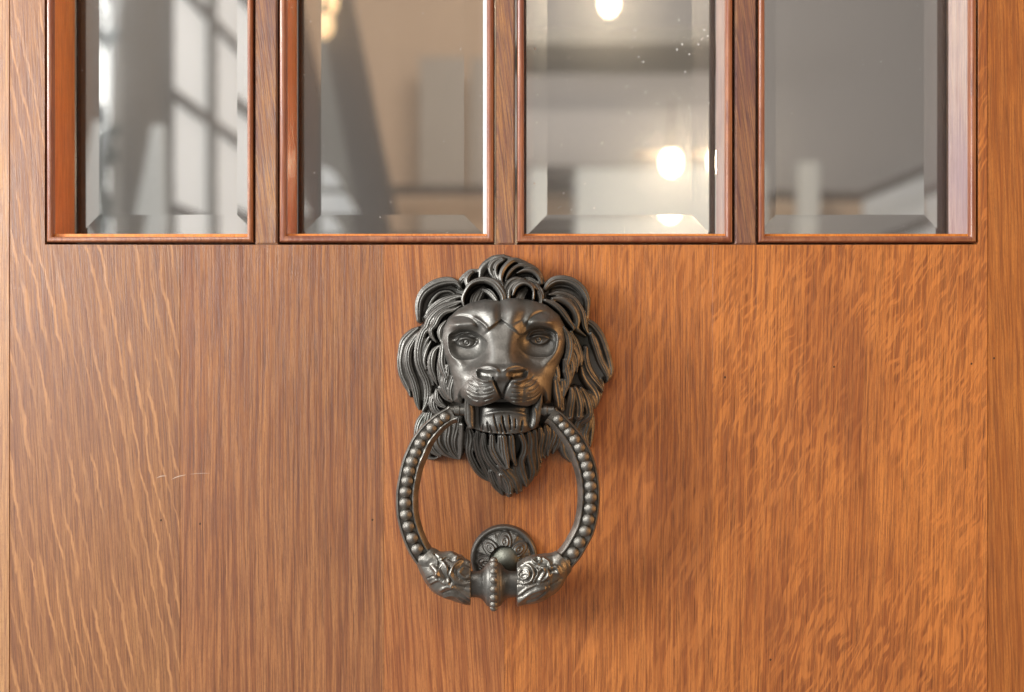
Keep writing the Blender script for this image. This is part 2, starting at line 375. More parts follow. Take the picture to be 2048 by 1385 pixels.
# small marks in the varnish: pin holes and scratches
bm = bmesh.new()
for x, y in ((1450, 755), (1668, 734), (1943, 728), (1988, 717), (322, 1041), (400, 1048), (1541, 1320), (745, 1040)):
    bmesh.ops.create_icosphere(bm, subdivisions=1, radius=2.2*U, matrix=Matrix.Translation(F(x, y, 0)) @ Matrix.Diagonal((1, .12, 1.2, 1)))
me = bpy.data.meshes.new('nail_hole'); bm.to_mesh(me); bm.free(); link('nail_hole', me, backing, door)
scr = flat('scratched_varnish', (.62, .45, .33), .6)
def scratch(pts, r):
    bm = bmesh.new(); P, _ = cr(pts, 10); prev = None
    for i, (x, y) in enumerate(P):
        rr = r*math.sin(math.pi*(i+.3)/10.)
        a = bm.verts.new(F(x, y-rr, .12)); b = bm.verts.new(F(x, y+rr, .12)); m = bm.verts.new(F(x, y, .12+rr*.3))
        if prev: bm.faces.new((prev[0], prev[2], m, a)); bm.faces.new((prev[2], prev[1], b, m))
        prev = (a, b, m)
    me = bpy.data.meshes.new('scratch'); bm.to_mesh(me); bm.free(); link('scratch', me, scr, door)
scratch([(312, 957), (322, 953), (333, 952)], .8); scratch([(342, 960), (355, 954), (372, 950)], .9); scratch([(378, 949), (400, 947), (420, 947)], .4)

# ------------------------------------------------------------------ knocker: lion head
kn = thing('lion_door_knocker', 'dark bronze lion head door knocker holding a beaded ring in its mouth', 'door knocker')
M = Field(783, 1240, 502, 1004, .72, -4)
sil = T('1', (1180, 560), (1290, 420), (1420, 345), (1560, 330), (1700, 200), (1900, 130))+T('2', (150, 140), (450, 230), (640, 370), (760, 560), (900, 480), (1150, 460), (1350, 560), (1480, 750), (1500, 1000), (1520, 1150), (1660, 1330)) \
    + T('4', (1020, 300), (1110, 600), (1130, 800), (1010, 900), (1010, 1050), (920, 1230))+T('6', (1230, 250), (1210, 560), (1060, 420), (960, 700), (930, 810), (780, 700), (600, 740), (480, 900), (420, 1050), (250, 1200), (100, 1270)) \
    + T('5', (1350, 1260), (1200, 1080), (1050, 980), (950, 840), (900, 700), (780, 760), (600, 740), (440, 730), (360, 780), (240, 600), (200, 400), (300, 180)) \
    + T('3', (470, 1220), (370, 1180), (300, 950), (240, 980), (150, 800), (100, 600), (150, 350), (330, 130), (450, 30))+T('1', (480, 1180), (450, 900), (560, 640), (800, 520), (1000, 480))
d = M.polydist(sil)
rr = ((M.X-1004)/118)**2+((M.Y-715)/125)**2
M.H = np.where(d > 0, np.minimum(13+d*1.1, 24+66*np.exp(-rr**2)), -4)
L = M.lock
# crown and curls, left
L(T('1', (470, 1200, 5), (470, 1000, 8), (500, 830, 9), (600, 680, 10), (780, 565, 10), (980, 520, 9), (1120, 545, 6), (1200, 640, 3)), 42, 56, 10, 3, 1.6)
L(T('1', (600, 1070, 2), (680, 900, 4), (760, 790, 4.5), (860, 715, 4), (1000, 700, 3), (1090, 740, 2)), 36, 40, 5, 0)
L(T('1', (590, 1150, 4), (700, 1020, 8), (850, 920, 10), (1000, 850, 9), (1150, 800, 6), (1240, 800, 3)), 46, 64, 7, 3, 2)
swA = T('1', (1230, 880, 3), (1100, 930, 7), (930, 990, 9), (790, 1080, 10), (690, 1200, 10), (640, 1320, 10))
L(swA+T('3', (460, 170, 9), (410, 310, 9), (385, 450, 9), (395, 600, 9), (440, 730, 9), (495, 850, 9), (520, 1000, 9), (505, 1120, 8), (470, 1220, 5), (440, 1275, 2)), 72, 42, 8, 4, 2.2)
L(T('1', (1220, 960, 2), (1100, 1030, 4), (960, 1060, 6), (850, 1150, 7), (780, 1280, 7))+T('3', (575, 140, 6), (590, 230, 5), (645, 305, 2.5)), 80, 76, 6, 3, 1.8)
L(T('3', (790, 20, 3), (725, 100, 6), (700, 200, 6), (730, 320, 3)), 88, 86, 6, 3, 1.6)
L(T('3', (370, 110, 4), (280, 180, 9), (180, 300, 11), (135, 450, 9), (120, 600, 8.5), (140, 750, 8.5), (190, 880, 8), (235, 980, 6), (262, 1070, 3)), 28, 26, 9, 3, 2)
L(T('3', (410, 160, 3), (330, 260, 7), (250, 400, 9), (230, 550, 9), (255, 700, 9), (310, 850, 9), (345, 1000, 9), (365, 1150, 7), (390, 1250, 3)), 48, 36, 9, 4, 2.2)
L(T('3', (545, 230, 3), (490, 320, 6), (450, 450, 6), (450, 580, 6), (500, 700, 6), (555, 800, 6), (590, 900, 4)), 56, 44, 6, 1, 1)
L(T('3', (570, 300, 3), (515, 420, 4), (480, 560, 4), (500, 680, 3)), 64, 60, 5, 0)
L(T('3', (695, 360, 3), (620, 430, 7), (580, 550, 9), (580, 680, 8), (620, 800, 6), (660, 905, 2)), 76, 66, 8, 3, 2)
L(T('3', (720, 480, 5), (710, 600, 8), (720, 750, 9), (740, 880, 8), (790, 1020, 5), (820, 1090, 2)), 86, 80, 7, 4, 2)
L(T('3', (820, 640, 6), (800, 760, 9), (780, 880, 8), (810, 1000, 6), (830, 1080, 3)), 94, 84, 7, 4, 2)
L(T('3', (900, 750, 5), (880, 850, 7), (860, 950, 7), (860, 1060, 5), (880, 1110, 3)), 100, 90, 6, 3, 2)
L(T('3', (690, 930, 4), (740, 1000, 8), (800, 1070, 8), (850, 1120, 4)), 76, 74, 7, 3, 2)
L(T('3', (650, 980, 5), (650, 1080, 8), (700, 1160, 8), (760, 1200, 5)), 62, 64, 7, 4, 2.2)
L(T('3', (600, 1050, 5), (580, 1150, 9), (620, 1250, 9), (700, 1300, 5)), 48, 50, 7, 4, 2)
L(T('3', (748, 300, 4), (742, 430, 8), (735, 580, 9), (765, 720, 7), (800, 800, 4)), 92, 92, 7, 3, 1.8)
L(T('4', (455, 110, 4), (505, 220, 8), (530, 350, 9), (520, 480, 9), (490, 600, 8), (460, 720, 4)), 94, 92, 7, 3, 1.8)
L(T('1', (1440, 940, 11), (1470, 840, 13), (1540, 740, 11), (1600, 660, 7)), 74, 66, 9, 4, 1.4)
L(T('2', (330, 850, 10), (370, 760, 10), (430, 690, 7)), 82, 72, 7, 2, 1.0)
L(T('2', (900, 700, 6), (1050, 690, 8), (1200, 720, 8), (1350, 820, 8), (1430, 920, 6)), 34, 26, 6, 0)
L(T('4', (330, 540, 5), (345, 680, 9), (350, 800, 9), (340, 900, 6)), 96, 96, 8, 3, 1.8)
# lower left
L(T('5', (320, 170, 5), (240, 300, 8), (205, 420, 8), (210, 560, 8), (270, 700, 7), (340, 780, 6), (430, 805, 4), (500, 780, 2)), 20, 16, 8, 3, 1.6)
L(T('5', (420, 60, 5), (380, 200, 10), (350, 400, 12), (380, 560, 12), (430, 690, 9), (520, 760, 5)), 34, 24, 9, 4, 2.4)
L(T('5', (560, 330, 6), (510, 450, 10), (500, 580, 11), (560, 690, 9), (650, 760, 6), (750, 805, 2.5)), 44, 26, 9, 3, 2.6)
L(T('5', (660, 250, 6), (650, 400, 10), (630, 550, 10), (670, 680, 8), (740, 780, 4), (770, 810, 2)), 56, 28, 9, 3, 2.4)
L(T('5', (770, 250, 8), (750, 400, 10), (720, 550, 9), (730, 680, 7), (775, 790, 3)), 64, 30, 8, 3, 2.4)
L(T('5', (815, 330, 5), (812, 450, 6), (800, 600, 6), (790, 720, 5), (785, 800, 2)), 66, 34, 7, 1, 2)
L(T('5', (900, 370, 6), (880, 480, 6), (865, 580, 4), (855, 650, 2)), 58, 40, 6, 3, 2)
# crown
L(T('1', (1180, 640, 4), (1200, 540, 7), (1290, 440, 8), (1380, 370, 7), (1500, 350, 5)), 42, 46, 7, 3, 1.5)
L(T('1', (1330, 620, 5), (1310, 520, 6), (1350, 430, 5), (1400, 385, 4)), 60, 54, 6, 2, 1.5)
L(T('1', (1540, 450, 6), (1570, 330, 9), (1660, 230, 10), (1790, 155, 10), (1930, 125, 8))+T('2', (60, 125, 8), (180, 150, 6)), 50, 46, 11, 1, 1.2)
L(T('1', (1860, 570, 3), (1760, 440, 5), (1720, 330, 6), (1780, 215, 6), (1900, 160, 5)), 66, 56, 6, 1, 1.5)
L(T('1', (1935, 650, 2), (1850, 500, 4), (1805, 380, 4), (1830, 260, 4), (1930, 180, 4)), 76, 60, 6, 0)
L(T('2', (60, 640, 2.5), (15, 500, 5), (45, 360, 6), (130, 245, 6), (240, 175, 6), (380, 200, 5), (500, 250, 4)), 82, 54, 8, 2, 1.6)
L(T('2', (80, 600, 2), (120, 460, 4), (200, 345, 5), (320, 265, 5), (460, 265, 7), (600, 330, 7), (690, 430, 6), (745, 560, 4)), 70, 44, 8, 3, 1.8)
L(T('2', (290, 400, 2), (420, 350, 4.5), (560, 370, 5), (655, 450, 5), (705, 570, 4)), 64, 56, 7, 0)
L(T('2', (400, 480, 4), (520, 510, 7), (640, 590, 6)), 50, 54, 6, 2, 1.4)
L(T('2', (85, 860, 4), (95, 700, 6), (150, 575, 6), (260, 510, 6), (400, 515, 4)), 88, 70, 8, 1, 1.5)
L(T('2', (150, 840, 4), (165, 710, 5), (240, 600, 5), (370, 560, 5), (520, 590, 4), (620, 680, 3)), 92, 76, 7, 0)
L(T('2', (215, 790, 2.5), (265, 665, 4.5), (345, 600, 4.5), (440, 590, 4), (525, 635, 3.5), (568, 720, 3), (565, 850, 3)), 94, 90, 7, 0)
L(T('2', (620, 610, 5), (665, 700, 8), (690, 800, 8), (690, 920, 5)), 66, 82, 8, 3, 2)
L(T('1', (1275, 980, 3), (1250, 850, 4), (1290, 730, 4), (1380, 600, 5), (1500, 540, 6), (1640, 530, 7), (1780, 580, 8), (1870, 680, 8), (1930, 800, 7), (1935, 920, 5)), 84, 96, 9, 2, 1.8)
L(T('1', (1590, 680, 5), (1700, 730, 7), (1780, 820, 6), (1830, 900, 4)), 70, 84, 6, 3, 1.6)
# right curls
L(T('2', (770, 660, 5), (840, 570, 8), (960, 505, 9), (1130, 500, 9), (1300, 565, 9), (1430, 690, 9), (1500, 850, 8), (1505, 1000, 6), (1500, 1160, 5)), 54, 38, 10, 3, 1.8)
L(T('2', (840, 770, 3), (980, 750, 6), (1130, 780, 7), (1270, 860, 7), (1360, 980, 7), (1420, 1120, 7), (1455, 1300, 7))+T('4', (800, 170, 4), (840, 230, 2)), 66, 46, 8, 3, 2)
L(T('2', (890, 840, 4), (1050, 855, 8), (1180, 940, 8), (1270, 1060, 8), (1310, 1200, 8), (1300, 1330, 7))+T('4', (680, 160, 5), (770, 225, 2)), 76, 58, 8, 1, 1.4)
L(T('2', (770, 870, 4), (900, 925, 6), (1010, 1010, 7), (1090, 1110, 7), (1170, 1230, 6), (1240, 1330, 4))+T('4', (590, 150, 2)), 86, 76, 7, 3, 1.8)
L(T('4', (800, 10, 7), (900, 80, 8), (985, 190, 8), (1035, 300, 8), (1075, 430, 8), (1115, 580, 8), (1135, 700, 8), (1120, 800, 6), (1080, 870, 3)), 32, 24, 9, 3, 1.8)
L(T('4', (850, 190, 5), (890, 290, 8), (940, 420, 8), (990, 560, 8), (1050, 680, 8), (1090, 780, 6), (1090, 850, 3)), 48, 30, 9, 4, 2)
L(T('4', (560, 170, 4), (610, 280, 7), (660, 400, 8), (690, 520, 7), (700, 620, 4)), 74, 64, 7, 4, 2)
L(T('4', (530, 280, 5), (590, 400, 8), (630, 520, 8), (640, 640, 5), (640, 720, 3)), 82, 72, 7, 3, 2)
L(T('4', (500, 330, 5), (530, 480, 8), (560, 600, 8), (570, 720, 7), (540, 850, 5), (500, 950, 3)), 88, 80, 7, 4, 2)
L(T('4', (470, 560, 6), (490, 700, 9), (510, 820, 8), (490, 930, 6), (460, 1040, 4)), 94, 86, 7, 4, 2)
L(T('4', (770, 390, 5), (770, 500, 7), (790, 620, 8), (840, 740, 8), (910, 840, 8), (980, 920, 6), (1020, 990, 3)), 66, 36, 9, 3, 2.4)
L(T('4', (710, 620, 5), (740, 750, 9), (800, 860, 10), (880, 960, 11), (930, 1060, 10), (945, 1150, 6), (920, 1230, 3)), 54, 26, 10, 2, 1.8)
L(T('4', (1000, 830, 5), (1010, 920, 7), (990, 1020, 7), (960, 1120, 6), (925, 1220, 3)), 26, 20, 8, 2, 1.6)
L(T('4', (560, 950, 5), (560, 1080, 9), (550, 1200, 10), (540, 1330, 9)), 80, 66, 8, 3, 2.2)
L(T('4', (620, 940, 5), (660, 1060, 9), (680, 1180, 10), (670, 1330, 10)), 72, 58, 8, 3, 2.2)
L(T('4', (700, 950, 5), (760, 1060, 9), (800, 1180, 10), (810, 1330, 10))+T('6', (1040, 300, 12), (1000, 440, 9)), 62, 34, 9, 3, 2.4)
L(T('4', (760, 990, 4), (850, 1080, 7), (885, 1200, 7))+T('6', (1150, 150, 10), (1150, 320, 12), (1110, 470, 12), (1150, 600, 7)), 46, 24, 9, 4, 2.2)
L(T('6', (1200, 60, 6), (1225, 200, 6), (1230, 350, 7), (1220, 500, 6), (1210, 620, 4), (1200, 655, 2)), 24, 16, 7, 2, 1.6)
L(T('4', (330, 830, 8), (350, 950, 10), (370, 1060, 10), (380, 1180, 7)), 100, 90, 8, 2, 2)
L(T('4', (430, 850, 7), (440, 980, 8), (420, 1100, 7), (430, 1230, 6)), 92, 80, 7, 2, 2)
L(T('6', (830, 0, 7), (850, 100, 8), (820, 200, 8), (760, 300, 8)), 70, 56, 8, 3, 2)
L(T('6', (930, 60, 8), (930, 200, 9), (880, 330, 9), (830, 450, 8)), 54, 44, 8, 3, 2)
# lower right
L(T('6', (520, 380, 6), (530, 500, 9), (510, 640, 10), (520, 770, 8), (550, 850, 3)), 62, 26, 8, 3, 2.4)
L(T('6', (600, 350, 6), (620, 460, 9), (600, 600, 10), (580, 710, 7), (600, 790, 3)), 58, 24, 8, 3, 2.4)
L(T('6', (680, 360, 7), (700, 480, 10), (660, 610, 9), (640, 710, 5), (640, 760, 3)), 50, 28, 8, 3, 2.4)
L(T('6', (780, 440, 8), (770, 570, 9), (730, 670, 6), (710, 730, 3)), 42, 24, 8, 3, 2.2)
L(T('6', (830, 500, 9), (850, 630, 12), (885, 740, 11), (925, 810, 6), (945, 845, 3)), 34, 20, 9, 2, 1.8)
M.blur(.62)
M.mesh('mane', .975, BR, kn)

# beard
B = Field(925, 1095, 845, 1004, .72, 2)
L = B.lock
L(T('5', (900, 380, 8), (930, 520, 12), (915, 700, 9), (960, 840, 9), (1040, 980, 8), (1130, 1060, 6), (1190, 1105, 2)), 58, 30, 9, 3, 2.6)
L(T('5', (1030, 420, 6), (1015, 560, 8), (1050, 720, 10), (1110, 860, 10), (1160, 980, 8), (1195, 1090, 3)), 68, 36, 9, 3, 2.6)
L(T('5', (1110, 450, 7), (1110, 600, 9), (1170, 760, 11), (1260, 880, 11), (1360, 980, 11), (1430, 1120, 10), (1450, 1240, 7)), 78, 40, 9, 4, 2.6)
L(T('5', (1200, 960, 8), (1240, 1080, 10), (1300, 1180, 10), (1350, 1275, 4)), 44, 24, 8, 4, 2.4)
L(T('5', (1300, 960, 8), (1370, 1100, 12), (1420, 1200, 11), (1440, 1285, 6)), 52, 26, 8, 4, 2.4)
L(T('5', (1220, 460, 7), (1230, 620, 9), (1290, 760, 9), (1350, 850, 6), (1400, 900, 3)), 90, 70, 8, 3, 2.6)
L(T('5', (1330, 470, 8), (1340, 620, 9), (1390, 760, 8), (1430, 880, 4)), 94, 74, 8, 3, 2.6)
L(T('6', (40, 470, 8), (60, 640, 8), (90, 780, 7), (110, 885, 3)), 96, 78, 8, 3, 2.6)
L(T('6', (140, 470, 8), (150, 600, 9), (170, 750, 7), (200, 850, 4)), 92, 70, 8, 2, 2.6)
L(T('6', (20, 870, 8), (100, 960, 12), (170, 1060, 12), (205, 1160, 9), (225, 1250, 5)), 66, 30, 9, 3, 2.2)
L(T('6', (20, 1000, 8), (60, 1120, 10), (90, 1250, 5)), 54, 26, 8, 3, 2.2)
L(T('6', (190, 860, 8), (210, 1000, 11), (250, 1120, 11), (270, 1220, 5)), 58, 26, 8, 2, 1.8)
L(T('6', (270, 450, 8), (310, 560, 7), (310, 680, 8), (270, 800, 9), (290, 950, 9), (330, 1080, 7), (350, 1160, 3)), 88, 34, 9, 2, 2.4)
L(T('6', (370, 430, 7), (390, 560, 9), (380, 700, 10), (400, 850, 10), (415, 960, 10), (395, 1070, 7), (350, 1160, 4)), 80, 24, 9, 2, 2.4)
L(T('6', (450, 410, 7), (455, 560, 8), (460, 680, 8), (485, 800, 7), (490, 920, 7), (470, 1010, 5)), 72, 20, 8, 2, 2.2)
B.blur(.62)
B.mesh('beard', .975, BR, kn)

# face
Fc = Field(872, 1146, 588, 822, .72, 40)
poly = [(1003, 599)]+T('7', (900, 40), (1080, 70), (1230, 120), (1370, 230), (1440, 360), (1460, 520), (1430, 680), (1370, 820), (1320, 960), (1300, 1100), (1290, 1270), (1200, 1275), (1172, 1185), (1140, 1230), (1090, 1265), (1000, 1292), (850, 1262), (720, 1196), (600, 1252), (470, 1292), (380, 1287), (318, 1235), (283, 1190), (270, 1275), (150, 1250), (150, 1000), (110, 850), (50, 700), (20, 520), (40, 380), (100, 270), (220, 160), (360, 90), (520, 55))+[(1000, 603)]
poly = [(1024+(a-1024)*1.03, 692+(b-692)*(1.03 if b < 760 else 1.0)) for a, b in poly]
d = Fc.polydist(poly)
X, Y = Fc.X, Fc.Y; u = X-1003.0; au = np.abs(u)
sm = lambda a, b, x: (lambda t: t*t*(3-2*t))(np.clip((x-a)/(b-a), 0, 1))
e = np.sqrt(np.clip(1-(1-np.clip(d/30, 0, 1))**2, 0, 1))
dome = 92+30*np.sqrt(np.clip(1-(u/150)**2-((Y-700)/150)**2, 0, 1))
H = dome-34*(1-e)
# bridge widening into the snout
bw = 34-6*sm(650, 690, Y)+16*sm(700, 745, Y)
br = sm(615, 745, Y)
H += (10+46*br)*np.exp(-(au/(bw+6))**4)*sm(600, 640, Y)
# snout flanks and cheeks
H += 24*np.exp(-((au-62)/30)**2)*sm(715, 760, Y)
# muzzle pads
for s_ in (-1, 1):
    q = ((u-s_*35)/50)**2+((Y-778)/44)**2
    pad = 96+70*np.sqrt(np.clip(1-q, 0, 1))
    H = np.where(q < 1, np.maximum(H, pad*.999), H)
# forehead lobes over the V shaped step
vl = 640+.80*au
lobe = sm(2.2+.12*au, -2.2-.12*au, Y-vl)
fade = 1-sm(16, 50, au)
H += 9*lobe*fade
H += 9*np.exp(-((au-46)/40)**2-((Y-622)/26)**2)
H -= 10*np.exp(-(u/9)**2)*sm(652, 634, Y)
# brow bulges, sockets, eyes
for s_, ex, ey in ((-1, -70.5, 684), (1, 74.5, 679)):
    x = (u-ex)*s_; y = Y-ey            # x grows outwards
    H += 19*np.exp(-((x-2)/31)**4-((y+34)/12)**2)      # brow roll
    # hollow of the socket: steep on the outer side and under the brow, easy towards the nose
    edge = -23+.011*x*x-.10*x
    rad = np.where(x > 0, (x/37)**4, (x/44)**2)+np.where(y > 0, (y/36)**2, 0)
    H -= 18*sm(-3.0, 3.5, y-edge)*np.clip(1-rad, 0, 1)**.8
    # eyeball under heavy lids
    q = ((x-3)/20)**2+((y)/11)**2
    H += np.where(q < 1, 9*np.sqrt(np.clip(1-q, 0, 1)), 0)
    H += 11*np.exp(-((x-3)/23)**4-((y+8.5-.012*(x-3)**2)/4.8)**2)
    r = np.hypot(x, y-1.5)
    H += -2.2*np.exp(-((r-5.2)/1.1)**2)+1.0*np.exp(-(r/3.4)**2)-3.0*np.exp(-(r/1.4)**2)
Fc.H = H
C = Fc.carve
# lids
C(T('7', (170, 525), (235, 462), (330, 440), (410, 462), (470, 475)), 2.2, 4)
C(T('7', (190, 540), (245, 492), (320, 478), (395, 500), (450, 510)), 1.5, -5)
C(T('7', (205, 550), (255, 595), (320, 608), (395, 578), (450, 515)), 2.2, 2.2)
C(T('7', (1010, 490), (1060, 432), (1150, 410), (1240, 428), (1320, 452)), 2.2, 4)
C(T('7', (1020, 500), (1070, 465), (1140, 450), (1220, 465), (1270, 490)), 1.5, -5)
C(T('7', (1035, 510), (1080, 560), (1140, 576), (1210, 553), (1265, 500)), 2.2, 2.2)
# brow folds and socket rims
C(T('7', (130, 262), (230, 245), (330, 262), (400, 305), (460, 385)), 3.4, -4)
C(T('7', (380, 255), (460, 300), (530, 360), (560, 410)), 3.2, 5)
C(T('7', (985, 390), (1030, 300), (1090, 235), (1170, 200), (1240, 215)), 3.4, -4.5)
C(T('7', (890, 310), (930, 390), (940, 470)), 8, 3)
C(T('7', (112, 470), (112, 590), (155, 700), (225, 780), (300, 830)), 7, 4)
C(T('7', (1395, 470), (1385, 590), (1330, 700), (1250, 780), (1180, 830)), 7, 4)
# nose leather: raised rim, nostrils, wedge and philtrum
Hn = Fc.H
nose = np.exp(-(np.abs(u+.5)/50)**8-((Y-746)/15)**4)
Hn += 11*nose
for s_, ex, ey in ((-1, 972.5, 748.5), (1, 1035.5, 748.5)):
    x = (X-ex)*s_; y = Y-ey+.10*x
    Hn -= 26*np.exp(-(x/16.5)**4-(y/8.0)**4)
wedge = (Y > 752) & (Y < 800); wh = np.clip((796-Y)/44*19, .3, 19)
Hn -= np.where(wedge, 3.5*sm(1.5, -1.5, au-wh), 0)*sm(750, 760, Y)
C(T('7', (430, 860), (480, 828), (560, 815), (640, 838), (690, 880)), 2.4, 6)
C(T('7', (730, 870), (800, 825), (880, 808), (950, 825), (1000, 870)), 2.4, 6)
C(T('7', (418, 860), (440, 940), (515, 985), (600, 980)), 1.8, 4)
C(T('7', (1020, 860), (1000, 940), (925, 988), (850, 980)), 1.8, 4)
C(T('7', (620, 950), (660, 1050), (725, 1205)), 1.9, -12, False)
C(T('7', (825, 955), (770, 1050), (728, 1180)), 1.9, -12, False)
for pts in ([(375, 940), (440, 990), (510, 1005)], [(340, 1005), (420, 1050), (520, 1062), (600, 1045)], [(330, 1050), (370, 1085), (410, 1100)],
            [(425, 1103), (465, 1110)], [(510, 1110), (560, 1105), (630, 1080)], [(310, 1095), (400, 1145), (510, 1152), (640, 1110)], [(320, 1140), (390, 1195), (450, 1212)], [(510, 1208), (570, 1190), (620, 1168)],
            [(1080, 920), (1040, 970), (960, 1005)], [(860, 1015), (895, 1020), (930, 1018)], [(1120, 960), (1060, 1030), (950, 1065), (830, 1062)], [(1145, 1020), (1080, 1080), (1000, 1112)],
            [(830, 1112), (870, 1120), (920, 1120)], [(1160, 1075), (1100, 1130), (1010, 1162)], [(810, 1165), (870, 1172), (940, 1172)], [(1175, 1110), (1090, 1180), (990, 1215)], [(820, 1208), (890, 1220), (970, 1218)]):
    C(T('7', *pts), 1.15, -3.6)
    C(T('7', *[(a, b+13) for a, b in pts]), 1.6, 1.2)
H = Fc.H
Fc.H = np.where(d > 0, np.maximum(H, 60), 40)
Fc.blur(.55)
Fc.mesh('face', .945, BR, kn)

# jaw, lips and chin
J = Field(915, 1100, 780, 876, .72, 40)
X, Y = J.X, J.Y
u = X-1011.0
mouth = J.polydist([(930, 798), (1082, 798), (1078, 856), (1050, 868), (1010, 870), (965, 866), (934, 856)])
J.H = np.where(mouth > 0, 94, 40)
bt = 869-.0022*u*u
chin = np.sqrt(np.clip(1-(np.abs(u)/56)**3, 0, 1))*sm(799, 817, Y)
J.H = np.where((np.abs(u) < 56) & (Y < bt), np.maximum(J.H, 78+44*chin-10*sm(850, 869, Y)), J.H)
J.H = np.where((np.abs(u) < 56) & (Y < bt), J.H+6*np.exp(-((Y-822-.004*u*u)/4)**2-(u/40)**4), J.H)
for pts in (T('5', (1240, 190), (1262, 300), (1300, 440)), T('5', (1150, 290), (1160, 350), (1175, 430)), T('5', (1355, 200), (1370, 330), (1405, 445)), T('5', (1185, 330), (1200, 380), (1225, 440)), T('5', (1440, 195), (1445, 250), (1450, 320)),
            T('6', (30, 210), (50, 330), (90, 440)), T('6', (130, 240), (138, 320), (140, 410)), T('6', (200, 240), (205, 310), (200, 385)), T('6', (5, 310), (20, 370), (30, 440)), T('6', (290, 270), (285, 340), (270, 420)), T('5', (1090, 320), (1095, 370), (1100, 420))):
    J.carve(pts, 1.5, -6)
L = J.lock
L([(934, 787, 2.5), (936, 800, 7), (938, 818, 10.5), (939, 838, 10.5), (942, 852, 7.5)], 128, 112, 13, 0)
L([(1083, 790, 2.5), (1079, 803, 7), (1074, 818, 10), (1072, 836, 10.5), (1066, 852, 8)], 128, 112, 13, 0)
J.carve([(933, 790), (931, 815), (932, 845)], 1.4, 3); J.carve([(1068, 812), (1071, 830), (1070, 850)], 1.6, 4)
J.blur(.55)
J.mesh('jaw', .95, BR, kn)

# ------------------------------------------------------------------ ring
Z2 = lambda *p: [(770+a/3.0104, 780+b/3.0104) for a, b in p]
LB = Z2((360, 165), (320, 192), (280, 230), (242, 273), (210, 322), (185, 376), (162, 430), (146, 487), (134, 547), (124, 612), (122, 680), (126, 750), (141, 820), (164, 890), (194, 957), (235, 1020))
RB = Z2((1040, 176), (1075, 215), (1108, 252), (1141, 297), (1170, 345), (1194, 400), (1213, 455), (1227, 513), (1236, 577), (1238, 645), (1234, 712), (1223, 780), (1204, 848), (1170, 915), (1131, 980), (1080, 1040))
def rz(y): return 112-48*(y-820)/350.0
RC = Vector((996, 990))
ring = None
sec = [(19, -3), (18.5, 4), (16.8, 9), (14.6, 9.5), (13, 5), (0, 4), (-12, 5), (-13.6, 10), (-16, 11), (-18, 9), (-26, -4), (-26.5, -8), (-22, -15), (-10, -21), (6, -20), (16, -12)]
def tube(path, secs, mat, parent, name, disp=None, caps=True):
    # path: 3-D points (units), frame: outward dir per point; secs: list of section loops [(out, front)]
    V = []; n = len(path); m = len(secs[0]); Q = []
    for i in range(n):
        p, o = path[i]
        for a, b in secs[i]: V.append((p[0]+o[0]*a, p[1]+o[1]*a, p[2]+b))
    V = np.array(V)
    for i in range(n-1):
        for j in range(m):
            j2 = (j+1) % m; Q.append((i*m+j, i*m+j2, (i+1)*m+j2, (i+1)*m+j))
    return V, Q, n, m
def to_world(V):                # (px,py,h)
    k = (D-V[:, 2]*U)/D
    return np.column_stack([(V[:, 0]-CX)*U*k, -V[:, 2]*U, (CY-V[:, 1])*U*k])
def build(name, V, Q, mat, parent, caps=None, sharp=None):
    me = bpy.data.meshes.new(name); me.from_pydata([tuple(v) for v in to_world(np.asarray(V, float))], [], [tuple(q) for q in Q]+(caps or []))
    bm = bmesh.new(); bm.from_mesh(me); bmesh.ops.recalc_face_normals(bm, faces=bm.faces); bm.to_mesh(me); bm.free()
    smooth_mesh(me)
    if sharp: me.set_sharp_from_angle(angle=sharp)
    return link(name, me, mat, parent)
def ring_half(BP, top_ext, name):
    a = BP[0]; P, _ = cr([top_ext]+BP, 120)
    path = []; secs = []
    tg = np.gradient(P, axis=0); tg /= np.linalg.norm(tg, axis=1)[:, None]
    for i, (p, t) in enumerate(zip(P, tg)):
        o = np.array([-t[1], t[0]]); 
        if o @ (p-np.array(RC)) < 0: o = -o
        f = i/119.; s = .74+.26*min(1, f*3.2)
        flare = 1.0+.16*math.exp(-(f/.014)**2)
        path.append(((p[0], p[1], rz(p[1])), o)); secs.append([(x*s*flare, z*s*flare) for x, z in sec])
    V, Q, n, m = tube(path, secs, None, None, None)
    return build(name, V, Q, BRB, kn, [tuple(range(m)), tuple(range((n-1)*m, n*m))], .55)
ringo = ring_half(LB, (905, 826), 'ring'); r2 = ring_half(RB, (1102, 828), 'ring')
beadme = bpy.data.meshes.new('bead'); bm = bmesh.new(); bmesh.ops.create_uvsphere(bm, u_segments=24, v_segments=16, radius=1.0); bm.to_mesh(beadme); bm.free()
smooth_mesh(beadme); beadme.materials.append(BRB)
def bead(x, y, h, r, parent):
    o = bpy.data.objects.new('bead', beadme); COL.objects.link(o); o.parent = parent
    o.location = W(x, y, h); k = (D-h*U)/D; o.scale = (r*U*k, r*U*.95, r*U*k*random.uniform(.95, 1.03)); return o
for BP, par in ((LB, ringo), (RB, r2)):
    for i, (x, y) in enumerate(BP):
        r = min(12.8, 10.3+.4*i)
        bead(x, y, rz(y)+6.0, r, par)
